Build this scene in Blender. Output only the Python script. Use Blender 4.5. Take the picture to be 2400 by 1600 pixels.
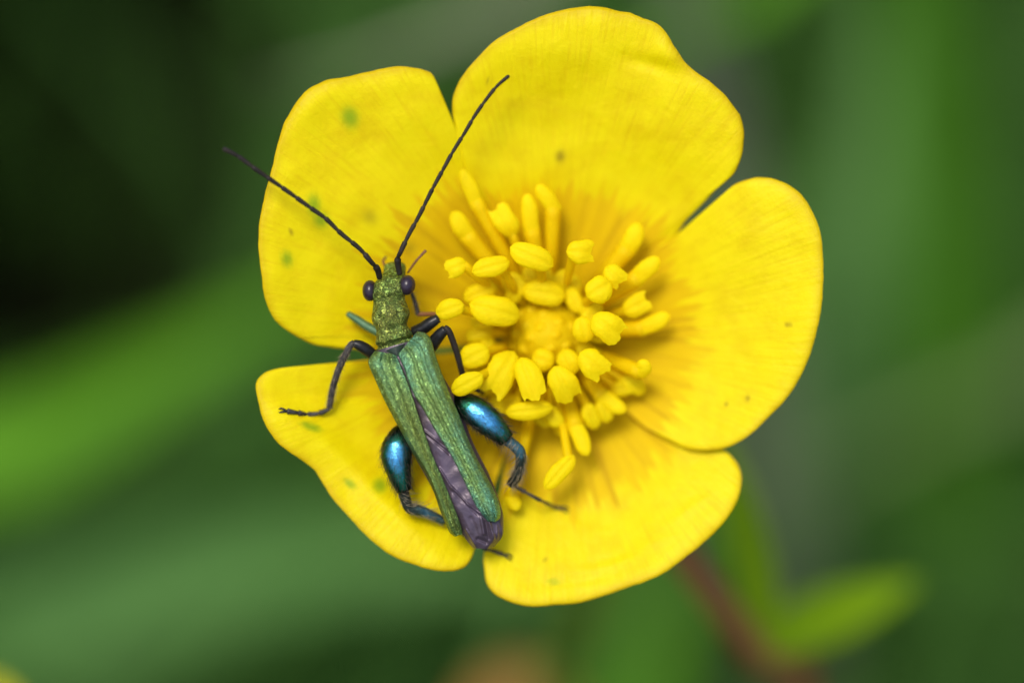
import bpy, math, random
import numpy as np
from mathutils import Vector

random.seed(7)
rng = np.random.default_rng(7)
scene = bpy.context.scene
for o in list(bpy.data.objects):
    bpy.data.objects.remove(o)
col = scene.collection

# ------------------------------------------------------------------ camera
# The whole scene is in metres at life size: a 21 mm buttercup, an 11 mm beetle.
MM = 0.001
K = 0.016 * MM                    # metres per photo pixel (2400 wide) in the plane of focus
LENS = 100.0
DIST = 2400 * K * LENS / 36.0     # lens to plane of focus
PITCH = math.radians(50)
F = np.array([0, math.cos(PITCH), -math.sin(PITCH)])
R = np.array([1.0, 0, 0])
U = np.cross(R, F)
W = -F
FLOWER = np.array([0, 0, 0.25])
CAM = FLOWER - F * DIST

cam_data = bpy.data.cameras.new('camera')
cam = bpy.data.objects.new('camera', cam_data)
col.objects.link(cam)
cam.location = CAM
cam.rotation_euler = (math.pi / 2 - PITCH, 0, 0)
cam_data.lens = LENS
cam_data.sensor_width = 36
cam_data.clip_start = 0.002
cam_data.clip_end = 300
cam_data.dof.use_dof = True
cam_data.dof.focus_distance = DIST + 0.00055
cam_data.dof.aperture_fstop = 10.5
scene.camera = cam

# ------------------------------------------------------------------ sky, sun, exposure
sun_dir = W + 0.42 * U - 0.22 * R
sun_dir /= np.linalg.norm(sun_dir)
elev = math.asin(sun_dir[2])
azim = math.atan2(sun_dir[0], sun_dir[1])
world = bpy.data.worlds.new('World')
scene.world = world
world.use_nodes = True
wn = world.node_tree
bg = wn.nodes['Background']
sky = wn.nodes.new('ShaderNodeTexSky')
sky.sky_type = 'NISHITA'
sky.sun_disc = False
sky.sun_elevation = elev
sky.sun_rotation = azim
sky.air_density = 1.0
sky.dust_density = 3.0
wn.links.new(sky.outputs[0], bg.inputs[0])
bg.inputs[1].default_value = 0.12
sun_data = bpy.data.lights.new('sun', 'SUN')
sun_data.energy = 1.5
sun_data.angle = math.radians(17)
sun_data.color = (1.0, 0.96, 0.88)
sun = bpy.data.objects.new('sun', sun_data)
col.objects.link(sun)
sun.rotation_euler = Vector(-sun_dir).to_track_quat('-Z', 'Y').to_euler()
sun.location = (0, 0, 2)
scene.view_settings.view_transform = 'Standard'
scene.view_settings.look = 'None'
scene.view_settings.gamma = 1
scene.view_settings.exposure = 0.74


# ------------------------------------------------------------------ helpers
def S(px, py, w):
    """photo pixel + height w (mm) above the plane of focus -> world point"""
    z = DIST - w * MM
    f = z / DIST
    return CAM + F * z + R * ((px - 1200) * K * f) + U * ((800 - py) * K * f)


class Node:
    """thing or part that later pieces hang from: keeps the frame its vertices are in"""
    def __init__(self, obj, base):
        self.obj, self.base = obj, np.array(base, float)


def thing(name, loc, label, cat, group=None):
    o = bpy.data.objects.new(name, None)
    col.objects.link(o)
    o.empty_display_size = 0.002
    o.location = loc
    tag(o, label, cat, group)
    return Node(o, loc)


def tag(o, label=None, cat=None, group=None, kind=None):
    if label: o['label'] = label
    if cat: o['category'] = cat
    if group: o['group'] = group
    if kind: o['kind'] = kind


def part(name, vf, mat, parent, label=None, kind=None, attrs=None, smooth=True):
    verts, faces = vf
    me = bpy.data.meshes.new(name)
    me.from_pydata((np.asarray(verts, float) - parent.base).tolist(), [], [tuple(int(i) for i in f) for f in faces])
    me.polygons.foreach_set('use_smooth', [smooth] * len(me.polygons))
    for k, v in (attrs or {}).items():
        a = me.attributes.new(k, 'FLOAT', 'POINT')
        a.data.foreach_set('value', np.asarray(v, dtype=np.float32))
    me.materials.append(mat)
    o = bpy.data.objects.new(name, me)
    col.objects.link(o)
    o.parent = parent.obj
    tag(o, label, kind=kind)
    return Node(o, parent.base)


def solo(name, vf, mat, origin, label=None, cat=None, group=None, kind=None, smooth=True, attrs=None):
    origin = np.array(origin, float)
    verts, faces = vf
    me = bpy.data.meshes.new(name)
    me.from_pydata((np.asarray(verts, float) - origin).tolist(), [], [tuple(int(i) for i in f) for f in faces])
    me.polygons.foreach_set('use_smooth', [smooth] * len(me.polygons))
    for k, v in (attrs or {}).items():
        a = me.attributes.new(k, 'FLOAT', 'POINT')
        a.data.foreach_set('value', np.asarray(v, dtype=np.float32))
    me.materials.append(mat)
    o = bpy.data.objects.new(name, me)
    col.objects.link(o)
    o.location = origin
    tag(o, label, cat, group, kind)
    return Node(o, origin)


def catmull(P, n, closed=False):
    P = np.asarray(P, float)
    Q = np.vstack([2 * P[0] - P[1], P, 2 * P[-1] - P[-2]])
    out = []
    for i in range(len(P) - 1):
        p0, p1, p2, p3 = Q[i], Q[i + 1], Q[i + 2], Q[i + 3]
        for t in np.linspace(0, 1, 24, endpoint=False):
            out.append(0.5 * (2 * p1 + (p2 - p0) * t + (2 * p0 - 5 * p1 + 4 * p2 - p3) * t * t
                              + (3 * p1 - p0 - 3 * p2 + p3) * t ** 3))
    out.append(P[-1])
    out = np.array(out)
    d = np.concatenate([[0], np.cumsum(np.linalg.norm(np.diff(out[:, :3] if out.shape[1] > 3 else out, axis=0), axis=1))])
    s = np.linspace(0, d[-1], n)
    return np.stack([np.interp(s, d, out[:, k]) for k in range(out.shape[1])], 1)


def grid_faces(nu, nv, wrap=False):
    f = []
    for i in range(nu - 1):
        for j in range(nv if wrap else nv - 1):
            k = (j + 1) % nv
            f.append((i * nv + j, i * nv + k, (i + 1) * nv + k, (i + 1) * nv + j))
    return f


def tube(P, rad, seg=10, cap=True, flat=None, up=None):
    """swept tube through points P with radius per point; flat scales the second axis"""
    P = np.asarray(P, float)
    n = len(P)
    rad = np.broadcast_to(np.asarray(rad, float), (n,)).copy()
    T = np.gradient(P, axis=0)
    T /= np.linalg.norm(T, axis=1)[:, None] + 1e-15
    a = np.array(up if up is not None else W, float)
    rings = []
    for i in range(n):
        a = a - T[i] * np.dot(a, T[i])
        a /= np.linalg.norm(a) + 1e-15
        b = np.cross(T[i], a)
        fl = 1.0 if flat is None else (flat if np.isscalar(flat) else flat[i])
        th = np.linspace(0, 2 * math.pi, seg, endpoint=False)
        rings.append(P[i] + rad[i] * (np.cos(th)[:, None] * a * fl + np.sin(th)[:, None] * b))
    V = np.concatenate(rings)
    Fc = grid_faces(n, seg, True)
    if cap:
        V = np.vstack([V, P[0] - T[0] * rad[0] * 0.25, P[-1] + T[-1] * rad[-1] * 0.25])
        c0, c1 = n * seg, n * seg + 1
        for j in range(seg):
            Fc.append((c0, (j + 1) % seg, j))
            Fc.append((c1, (n - 1) * seg + j, (n - 1) * seg + (j + 1) % seg))
    return V, Fc


def join(items):
    V, Fc, off = [], [], 0
    for v, f in items:
        V.append(np.asarray(v))
        Fc += [tuple(i + off for i in q) for q in f]
        off += len(v)
    return np.vstack(V), Fc


def pxpath(pts, n):
    """smooth path through (px, py, w) points, in world space"""
    q = catmull(np.array(pts, float) * np.array([1, 1, 60]), n) / np.array([1, 1, 60])
    return np.array([S(*p) for p in q])


def ellipsoid(c, ax, nu=14, nv=18):
    """ax: 3 axis vectors (world)"""
    th = np.linspace(0, math.pi, nu)
    ph = np.linspace(0, 2 * math.pi, nv, endpoint=False)
    V = []
    for t in th:
        for p in ph:
            V.append(c + ax[0] * math.cos(t) + ax[1] * math.sin(t) * math.cos(p) + ax[2] * math.sin(t) * math.sin(p))
    return np.array(V), grid_faces(nu, nv, True)


def smoothnoise(seed, n=9, fmin=0.6, fmax=2.0):
    r = np.random.default_rng(seed)
    ks = r.normal(size=(n, 2))
    ks /= np.linalg.norm(ks, axis=1)[:, None]
    ks *= r.uniform(fmin, fmax, n)[:, None]
    ph = r.uniform(0, 6.28, n)
    return lambda x, y: sum(np.sin(k[0] * x + k[1] * y + p) for k, p in zip(ks, ph)) / math.sqrt(n)


# ------------------------------------------------------------------ materials
def new_mat(name):
    m = bpy.data.materials.new(name)
    m.use_nodes = True
    nt = m.node_tree
    return m, nt, nt.nodes['Principled BSDF'], nt.nodes['Material Output']


def N(nt, kind, **kw):
    n = nt.nodes.new(kind)
    for k, v in kw.items():
        if hasattr(n, k) and not k.startswith('i_'):
            setattr(n, k, v)
        else:
            n.inputs[k[2:].replace('_', ' ')].default_value = v
    return n


def ramp(nt, fac, stops):
    n = nt.nodes.new('ShaderNodeValToRGB')
    cr = n.color_ramp
    while len(cr.elements) < len(stops):
        cr.elements.new(0.5)
    for e, (p, c) in zip(cr.elements, stops):
        e.position = p
        e.color = (*c, 1) if len(c) == 3 else c
    nt.links.new(fac, n.inputs[0])
    return n.outputs[0]


def mixc(nt, fac, a, b):
    n = nt.nodes.new('ShaderNodeMix')
    n.data_type = 'RGBA'
    L = nt.links
    if hasattr(fac, 'links'): L.new(fac, n.inputs[0])
    else: n.inputs[0].default_value = fac
    for i, v in ((6, a), (7, b)):
        if hasattr(v, 'links'): L.new(v, n.inputs[i])
        else: n.inputs[i].default_value = (*v, 1)
    return n.outputs[2]


def math_(nt, op, a, b=0.0, c=None):
    n = nt.nodes.new('ShaderNodeMath')
    n.operation = op
    for i, v in enumerate((a, b, c)):
        if v is None: continue
        if hasattr(v, 'links'): nt.links.new(v, n.inputs[i])
        else: n.inputs[i].default_value = v
    return n.outputs[0]


def objcoord(nt):
    return nt.nodes.new('ShaderNodeTexCoord').outputs['Object']


def noise(nt, vec, scale, detail=3, rough=0.55, dist=0.0):
    n = nt.nodes.new('ShaderNodeTexNoise')
    n.inputs['Scale'].default_value = scale
    n.inputs['Detail'].default_value = detail
    n.inputs['Roughness'].default_value = rough
    n.inputs['Distortion'].default_value = dist
    nt.links.new(vec, n.inputs['Vector'])
    return n.outputs['Fac']


def bump(nt, height, bsdf, dist, strength=1.0, prev=None):
    b = nt.nodes.new('ShaderNodeBump')
    b.inputs['Distance'].default_value = dist
    b.inputs['Strength'].default_value = strength
    nt.links.new(height, b.inputs['Height'])
    if prev: nt.links.new(prev, b.inputs['Normal'])
    if bsdf: nt.links.new(b.outputs[0], bsdf.inputs['Normal'])
    return b.outputs[0]


def attr(nt, name):
    n = nt.nodes.new('ShaderNodeAttribute')
    n.attribute_name = name
    return n.outputs['Fac']


def comb(nt, x, y, z=0.0):
    n = nt.nodes.new('ShaderNodeCombineXYZ')
    for i, v in enumerate((x, y, z)):
        if hasattr(v, 'links'): nt.links.new(v, n.inputs[i])
        else: n.inputs[i].default_value = v
    return n.outputs[0]


def add_translucent(nt, bsdf, out, colour, fac, normal=None):
    t = nt.nodes.new('ShaderNodeBsdfTranslucent')
    if hasattr(colour, 'links'): nt.links.new(colour, t.inputs[0])
    else: t.inputs[0].default_value = (*colour, 1)
    mx = nt.nodes.new('ShaderNodeMixShader')
    mx.inputs[0].default_value = fac
    nt.links.new(bsdf.outputs[0], mx.inputs[1])
    nt.links.new(t.outputs[0], mx.inputs[2])
    nt.links.new(mx.outputs[0], out.inputs[0])


def petal_material():
    m, nt, b, out = new_mat('petal_yellow')
    L = nt.links
    oc = objcoord(nt)
    rad, ang, st, ed, br = attr(nt, 'rad'), attr(nt, 'ang'), attr(nt, 'stain'), attr(nt, 'edge'), attr(nt, 'brown')
    # fan of veins: noise stretched along the radius
    vein = noise(nt, comb(nt, math_(nt, 'MULTIPLY', ang, 19.0), math_(nt, 'MULTIPLY', rad, 1.6)), 1.0, 2, 0.5)
    jag = noise(nt, comb(nt, math_(nt, 'MULTIPLY', ang, 17.0), math_(nt, 'MULTIPLY', rad, 2.2), 3.0), 1.0, 3, 0.6)
    d = math_(nt, 'ADD', rad, math_(nt, 'MULTIPLY', math_(nt, 'SUBTRACT', jag, 0.5), -0.42))
    mp = nt.nodes.new('ShaderNodeMapRange')
    mp.interpolation_type = 'SMOOTHSTEP'
    mp.inputs[1].default_value = 0.495
    mp.inputs[2].default_value = 0.53
    L.new(d, mp.inputs[0])
    dull = math_(nt, 'SUBTRACT', 1.0, mp.outputs[0])
    blotch = noise(nt, oc, 900, 4, 0.6)
    glossy = ramp(nt, blotch, [(0.25, (0.80, 0.62, 0.001)), (0.5, (0.86, 0.72, 0.001)), (0.75, (0.88, 0.76, 0.002))])
    basec = ramp(nt, vein, [(0.30, (0.62, 0.39, 0.001)), (0.42, (0.76, 0.52, 0.001)), (0.62, (0.82, 0.59, 0.001)), (0.75, (0.85, 0.63, 0.001))])
    hair = noise(nt, comb(nt, math_(nt, 'MULTIPLY', ang, 70.0), math_(nt, 'MULTIPLY', rad, 5.0), 7.0), 1.0, 4, 0.65)
    hl = math_(nt, 'MULTIPLY', math_(nt, 'MAXIMUM', math_(nt, 'SUBTRACT', 0.5, hair), 0.0), 1.9)
    glossy = mixc(nt, hl, glossy, (0.70, 0.46, 0.001))
    c = mixc(nt, dull, glossy, basec)
    c = mixc(nt, math_(nt, 'MULTIPLY', ed, 0.6), c, (0.60, 0.36, 0.003))
    c = mixc(nt, math_(nt, 'MULTIPLY', st, 0.8), c, (0.22, 0.40, 0.01))
    c = mixc(nt, math_(nt, 'MULTIPLY', br, 0.9), c, (0.16, 0.06, 0.01))
    L.new(c, b.inputs['Base Color'])
    b.inputs['Roughness'].default_value = 0.42
    rg = math_(nt, 'ADD', 0.46, math_(nt, 'MULTIPLY', dull, 0.15))
    L.new(rg, b.inputs['Roughness'])
    b.inputs['Specular IOR Level'].default_value = 0.16
    fine = noise(nt, oc, 5200, 3, 0.6, 0.4)
    mid = noise(nt, oc, 1500, 3, 0.55, 0.8)
    n1 = bump(nt, vein, None, 0.00008, 0.6)
    n2 = bump(nt, mid, None, 0.00005, 0.6, n1)
    n3 = bump(nt, fine, None, 0.000026, 0.7, n2)
    bump(nt, hair, b, 0.00004, 0.6, n3)
    add_translucent(nt, b, out, c, 0.32)
    return m


def soft_yellow(name, c1, c2, scale, rough=0.5, trans=0.25):
    m, nt, b, out = new_mat(name)
    oc = objcoord(nt)
    n = noise(nt, oc, scale, 3)
    c = ramp(nt, n, [(0.3, c1), (0.7, c2)])
    nt.links.new(c, b.inputs['Base Color'])
    b.inputs['Roughness'].default_value = rough
    b.inputs['Specular IOR Level'].default_value = 0.15
    bump(nt, noise(nt, oc, scale * 3, 3), b, 0.00004, 0.7)
    add_translucent(nt, b, out, c, trans)
    return m


def leaf_material(name, c1, c2, trans=0.3, rough=0.5, scale=180):
    m, nt, b, out = new_mat(name)
    oc = objcoord(nt)
    n = noise(nt, oc, scale, 3)
    c = ramp(nt, n, [(0.3, c1), (0.7, c2)])
    nt.links.new(c, b.inputs['Base Color'])
    b.inputs['Roughness'].default_value = rough
    b.inputs['Specular IOR Level'].default_value = 0.08
    add_translucent(nt, b, out, c, trans)
    return m


def elytra_material(name, dark, green, teal, scale, bdist, metallic=0.85, rough=0.38, grain=1.0):
    """iridescent cuticle: fine wormy relief with colour drifting from olive to teal"""
    m, nt, b, out = new_mat(name)
    L = nt.links
    oc = objcoord(nt)
    worm = noise(nt, oc, scale, 2, 0.5, 1.6)
    ridge = math_(nt, 'ABSOLUTE', math_(nt, 'SUBTRACT', worm, 0.5))
    ridge = math_(nt, 'MINIMUM', math_(nt, 'MULTIPLY', ridge, 5.0), 1.0)
    drift = noise(nt, oc, 330, 2, 0.5)
    tint = attr(nt, 'tint')
    f = math_(nt, 'ADD', math_(nt, 'MULTIPLY', math_(nt, 'SUBTRACT', drift, 0.5), 0.7), tint)
    speck = noise(nt, oc, scale * 0.8, 2, 0.6)
    f = math_(nt, 'ADD', f, math_(nt, 'MULTIPLY', math_(nt, 'SUBTRACT', speck, 0.5), 0.45))
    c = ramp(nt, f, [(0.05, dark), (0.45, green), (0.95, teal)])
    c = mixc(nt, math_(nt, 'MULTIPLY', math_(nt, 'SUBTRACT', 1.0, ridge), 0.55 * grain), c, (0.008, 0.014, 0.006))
    L.new(c, b.inputs['Base Color'])
    b.inputs['Metallic'].default_value = metallic
    b.inputs['Roughness'].default_value = rough
    bump(nt, ridge, b, bdist, 0.8)
    return m


def plain(name, c1, c2, scale, rough=0.5, metallic=0.0, bdist=0.00001, spec=0.5, bscale=None):
    m, nt, b, out = new_mat(name)
    oc = objcoord(nt)
    n = noise(nt, oc, scale, 3)
    nt.links.new(ramp(nt, n, [(0.3, c1), (0.7, c2)]), b.inputs['Base Color'])
    b.inputs['Roughness'].default_value = rough
    b.inputs['Metallic'].default_value = metallic
    b.inputs['Specular IOR Level'].default_value = spec
    bump(nt, noise(nt, oc, bscale or scale * 3, 3), b, bdist, 0.7)
    return m


M = {}
M['petal'] = petal_material()
M['anther'] = soft_yellow('anther_yellow', (0.92, 0.76, 0.002), (0.94, 0.82, 0.004), 2500, 0.6, 0.5)
M['filament'] = soft_yellow('filament_yellow', (0.90, 0.69, 0.002), (0.92, 0.73, 0.002), 1500, 0.55, 0.5)
M['carpel'] = soft_yellow('carpel_yellow', (0.90, 0.70, 0.002), (0.92, 0.75, 0.003), 1500, 0.6, 0.5)
M['stem'] = plain('stem_reddish', (0.30, 0.10, 0.035), (0.36, 0.14, 0.045), 150, 0.6)
M['sepal'] = leaf_material('sepal_green', (0.25, 0.30, 0.03), (0.32, 0.36, 0.04))
M['leaf_bright'] = leaf_material('leaf_bright', (0.21, 0.37, 0.005), (0.26, 0.42, 0.008), 0.35)
M['blade_mid'] = leaf_material('blade_mid', (0.085, 0.21, 0.045), (0.115, 0.25, 0.06))
M['blade_bright'] = leaf_material('blade_bright', (0.10, 0.28, 0.014), (0.13, 0.33, 0.02))
M['blade_pale'] = leaf_material('blade_pale', (0.13, 0.28, 0.07), (0.17, 0.33, 0.09))
M['blade_grey'] = leaf_material('blade_grey', (0.19, 0.21, 0.12), (0.25, 0.26, 0.16), 0.15)
M['blade_dull'] = leaf_material('blade_dull', (0.13, 0.20, 0.06), (0.17, 0.24, 0.08), 0.2)
M['blade_olive'] = leaf_material('blade_olive', (0.12, 0.20, 0.012), (0.16, 0.25, 0.02))
M['grass'] = leaf_material('meadow_grass', (0.045, 0.125, 0.02), (0.08, 0.185, 0.032), 0.3)
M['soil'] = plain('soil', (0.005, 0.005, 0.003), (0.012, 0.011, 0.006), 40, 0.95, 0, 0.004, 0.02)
M['bud'] = plain('bud_orange', (0.30, 0.12, 0.015), (0.38, 0.17, 0.02), 300, 0.6)
M['elytra'] = elytra_material('elytra_green', (0.28, 0.36, 0.07), (0.34, 0.57, 0.17), (0.20, 0.66, 0.50), 8000, 0.00002, 0.8, 0.38, 1.4)
M['thorax'] = elytra_material('thorax_gold_green', (0.46, 0.40, 0.07), (0.32, 0.50, 0.10), (0.12, 0.54, 0.30), 5200, 0.00004, 0.75, 0.38, 1.6)
M['femur'] = elytra_material('femur_blue_green', (0.006, 0.014, 0.005), (0.02, 0.16, 0.09), (0.14, 0.52, 0.88), 7000, 0.000005, 0.95, 0.28, 0.4)  # near-black end is painted shade for the sides, blue end a painted highlight
M['tibia'] = elytra_material('tibia_blue_grey', (0.018, 0.022, 0.016), (0.04, 0.07, 0.065), (0.07, 0.26, 0.38), 9000, 0.00002, 0.7, 0.4, 0.6)
M['leg_black'] = plain('leg_black', (0.006, 0.006, 0.006), (0.016, 0.016, 0.015), 3000, 0.34, 0.0, 0.000006, 0.3, 9000)
M['leg_grey'] = plain('leg_grey', (0.02, 0.018, 0.015), (0.06, 0.052, 0.045), 4000, 0.5, 0.0, 0.00001, 0.25, 9000)
M['leg_green'] = plain('leg_green', (0.05, 0.12, 0.05), (0.09, 0.17, 0.08), 2000, 0.4, 0.4)
M['antenna'] = plain('antenna_dark', (0.010, 0.008, 0.006), (0.026, 0.02, 0.016), 3000, 0.5, 0.0, 0.00001, 0.2, 12000)
M['eye'] = plain('eye_violet', (0.016, 0.009, 0.016), (0.024, 0.014, 0.026), 1500, 0.3, 0.0, 0.000004, 0.45, 24000)
M['hair'] = plain('hair_pale', (0.30, 0.24, 0.14), (0.38, 0.30, 0.18), 1000, 0.5)
M['hair_dark'] = plain('hair_dark', (0.045, 0.04, 0.025), (0.075, 0.06, 0.04), 1000, 0.5)
M['wing'] = plain('wing_violet_brown', (0.058, 0.042, 0.045), (0.11, 0.08, 0.12), 700, 0.36, 0.35, 0.00005, 0.5, 3200)
M['palp'] = plain('palp_brown', (0.14, 0.055, 0.02), (0.2, 0.08, 0.03), 2000, 0.5)
M['scutellum'] = plain('scutellum_black_green', (0.012, 0.018, 0.012), (0.03, 0.05, 0.03), 3000, 0.4, 0.3)

# ------------------------------------------------------------------ ground and meadow
gv = [(-60, -60, 0), (60, -60, 0), (60, 60, 0), (-60, 60, 0)]
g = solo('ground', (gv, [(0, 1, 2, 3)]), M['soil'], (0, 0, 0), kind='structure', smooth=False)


def pixel(p):
    d = np.asarray(p) - CAM
    z = np.dot(d, F)
    return 1200 + np.dot(d, R) / z * DIST / K, 800 - np.dot(d, U) / z * DIST / K


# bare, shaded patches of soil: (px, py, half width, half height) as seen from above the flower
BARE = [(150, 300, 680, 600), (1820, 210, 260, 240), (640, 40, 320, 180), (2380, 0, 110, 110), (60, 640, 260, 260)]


def blade_field(n, seed):
    r = np.random.default_rng(seed)
    V, Fc = [], []
    for k in range(n):
        x, y = r.uniform(-0.34, 0.34), r.uniform(-0.22, 0.55)
        h = r.uniform(0.09, 0.175)
        a, lean = r.uniform(0, 6.28), r.uniform(0.2, 0.9) * h
        wd = r.uniform(0.0016, 0.004)
        dx, dy = math.cos(a) * lean, math.sin(a) * lean
        tx, ty = pixel((x + dx * 0.8, y + dy * 0.8, h * 0.85))
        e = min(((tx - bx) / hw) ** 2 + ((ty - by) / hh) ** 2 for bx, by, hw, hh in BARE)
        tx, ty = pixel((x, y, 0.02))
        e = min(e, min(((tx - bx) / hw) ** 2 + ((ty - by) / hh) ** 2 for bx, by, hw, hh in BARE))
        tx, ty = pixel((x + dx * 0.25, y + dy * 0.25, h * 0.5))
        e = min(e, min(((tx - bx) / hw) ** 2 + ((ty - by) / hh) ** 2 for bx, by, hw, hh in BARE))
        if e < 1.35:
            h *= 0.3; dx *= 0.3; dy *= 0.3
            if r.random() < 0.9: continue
        b = a + r.uniform(-1.2, 1.2)
        sx, sy = -math.sin(b) * wd, math.cos(b) * wd
        o = len(V)
        for i, t in enumerate((0, 0.35, 0.7)):
            c = (x + dx * t * t, y + dy * t * t, h * (t - 0.25 * t * t) * 1.25)
            q = 1 - 0.5 * t
            V += [(c[0] - sx * q, c[1] - sy * q, c[2]), (c[0] + sx * q, c[1] + sy * q, c[2])]
        V.append((x + dx, y + dy, h * 0.93))
        Fc += [(o, o + 1, o + 3, o + 2), (o + 2, o + 3, o + 5, o + 4), (o + 4, o + 5, o + 6)]
    return np.array(V), Fc


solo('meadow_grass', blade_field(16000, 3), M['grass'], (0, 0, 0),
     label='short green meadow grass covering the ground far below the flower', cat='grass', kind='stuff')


def ribbon(P, width, taper_tip=True, fold=0.18, twist=0.0, nrm=None, root_w=0.6):
    """leaf blade along world points P, first point = root"""
    n = len(P)
    T = np.gradient(P, axis=0)
    T /= np.linalg.norm(T, axis=1)[:, None] + 1e-12
    V = []
    nrm = np.array(nrm if nrm is not None else W, float)
    for i in range(n):
        t = i / (n - 1)
        side = np.cross(T[i], nrm)
        side /= np.linalg.norm(side) + 1e-12
        up = np.cross(side, T[i])
        a = twist * (t - 0.5)
        s2 = side * math.cos(a) + up * math.sin(a)
        u2 = np.cross(s2, T[i])
        q = (root_w + (1 - root_w) * min(1, t / 0.3)) * (1.0 if not taper_tip else max(0.03, 1 - max(0, (t - 0.55) / 0.45) ** 2))
        h = width * 0.5 * q
        for e in (-1, -0.5, 0, 0.5, 1):
            V.append(P[i] + s2 * h * e + u2 * (abs(e) - 0.5) * h * fold)
    return np.array(V), grid_faces(n, 5)


def ground_under(p, dx=0.0, dy=0.0):
    return np.array([p[0] + dx, p[1] + dy, 0.0])


def grass_blade(pts, width, mat, label, name='grass_blade', twist=0.4, root=(0.02, 0.02), cat='grass blade', group=None, tip=True, fold=0.18, nrm=None):
    """pts (px, py, w mm) from the root side to the tip; the root is carried down to the ground"""
    vis = [S(*p) for p in pts]
    r0 = ground_under(vis[0], *root)
    mid = r0 * 0.45 + vis[0] * 0.55
    mid[2] = vis[0][2] * 0.62
    P = catmull(np.array([r0, mid] + vis), 40)
    t = thing('grass_plant', r0, label, 'grass', group)
    part('blade', ribbon(P, width * MM, tip, fold, twist, nrm), M[mat], t)
    return t


BLADES = [
    ([(1560, -200, -62), (1280, -40, -60), (1040, 80, -58), (840, 155, -58), (620, 215, -60)], 5.4, 'blade_grey',
     'greyish withered grass blade pointing left behind the gap between upper petals', (0.03, 0.02)),
    ([(2120, -260, -74), (1880, -80, -72), (1670, 45, -70), (1500, 120, -68), (1360, 180, -67)], 7.0, 'blade_bright',
     'green grass blade passing behind the tip of the topmost petal', (0.03, 0.02)),
    ([(1980, 760, -130), (2030, 480, -122), (2070, 180, -116), (2110, -220, -110)], 10.5, 'blade_pale',
     'wide pale green grass blade rising upright beyond the right petal', (0.0, 0.0)),
    ([(-320, 1230, -112), (40, 1050, -104), (340, 890, -96), (610, 735, -88), (850, 590, -82)], 10.0, 'blade_bright',
     'bright green grass blade slanting up behind the two left petals', (-0.02, -0.02)),
    ([(-250, 1620, -128), (200, 1440, -122), (600, 1330, -118), (1000, 1300, -115), (1400, 1320, -115)], 13.0, 'blade_mid',
     'broad mid green leaf blade crossing beneath the lower petals', (0.0, 0.0)),
    ([(1080, 1900, -84), (1150, 1640, -78), (1215, 1460, -74), (1260, 1300, -72)], 5.0, 'blade_pale',
     'pale grass blade standing above the blurred orange bud', (0.0, 0.0)),
    ([(1330, 1960, -112), (1480, 1680, -104), (1560, 1450, -100), (1600, 1200, -98)], 10.0, 'blade_bright',
     'green grass blade beside the reddish flower stem', (0.0, 0.0)),
    ([(2700, 760, -130), (2420, 870, -124), (2180, 980, -120), (1980, 1090, -120), (1800, 1200, -120)], 5.5, 'blade_dull',
     'faint greyish withered blade lying beyond the rim of the right petal', (0.0, 0.0)),
]
for pts, wd, mt, lb, rt in BLADES:
    grass_blade(pts, wd, mt, lb, root=rt)

# ------------------------------------------------------------------ buttercup
CX, CY = 1290, 790
ROOT = ground_under(S(1980, 2000, -60), 0.02, 0.0)
plant = thing('buttercup_plant', ROOT, 'open yellow buttercup with five petals carrying the green beetle', 'flower')

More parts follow.
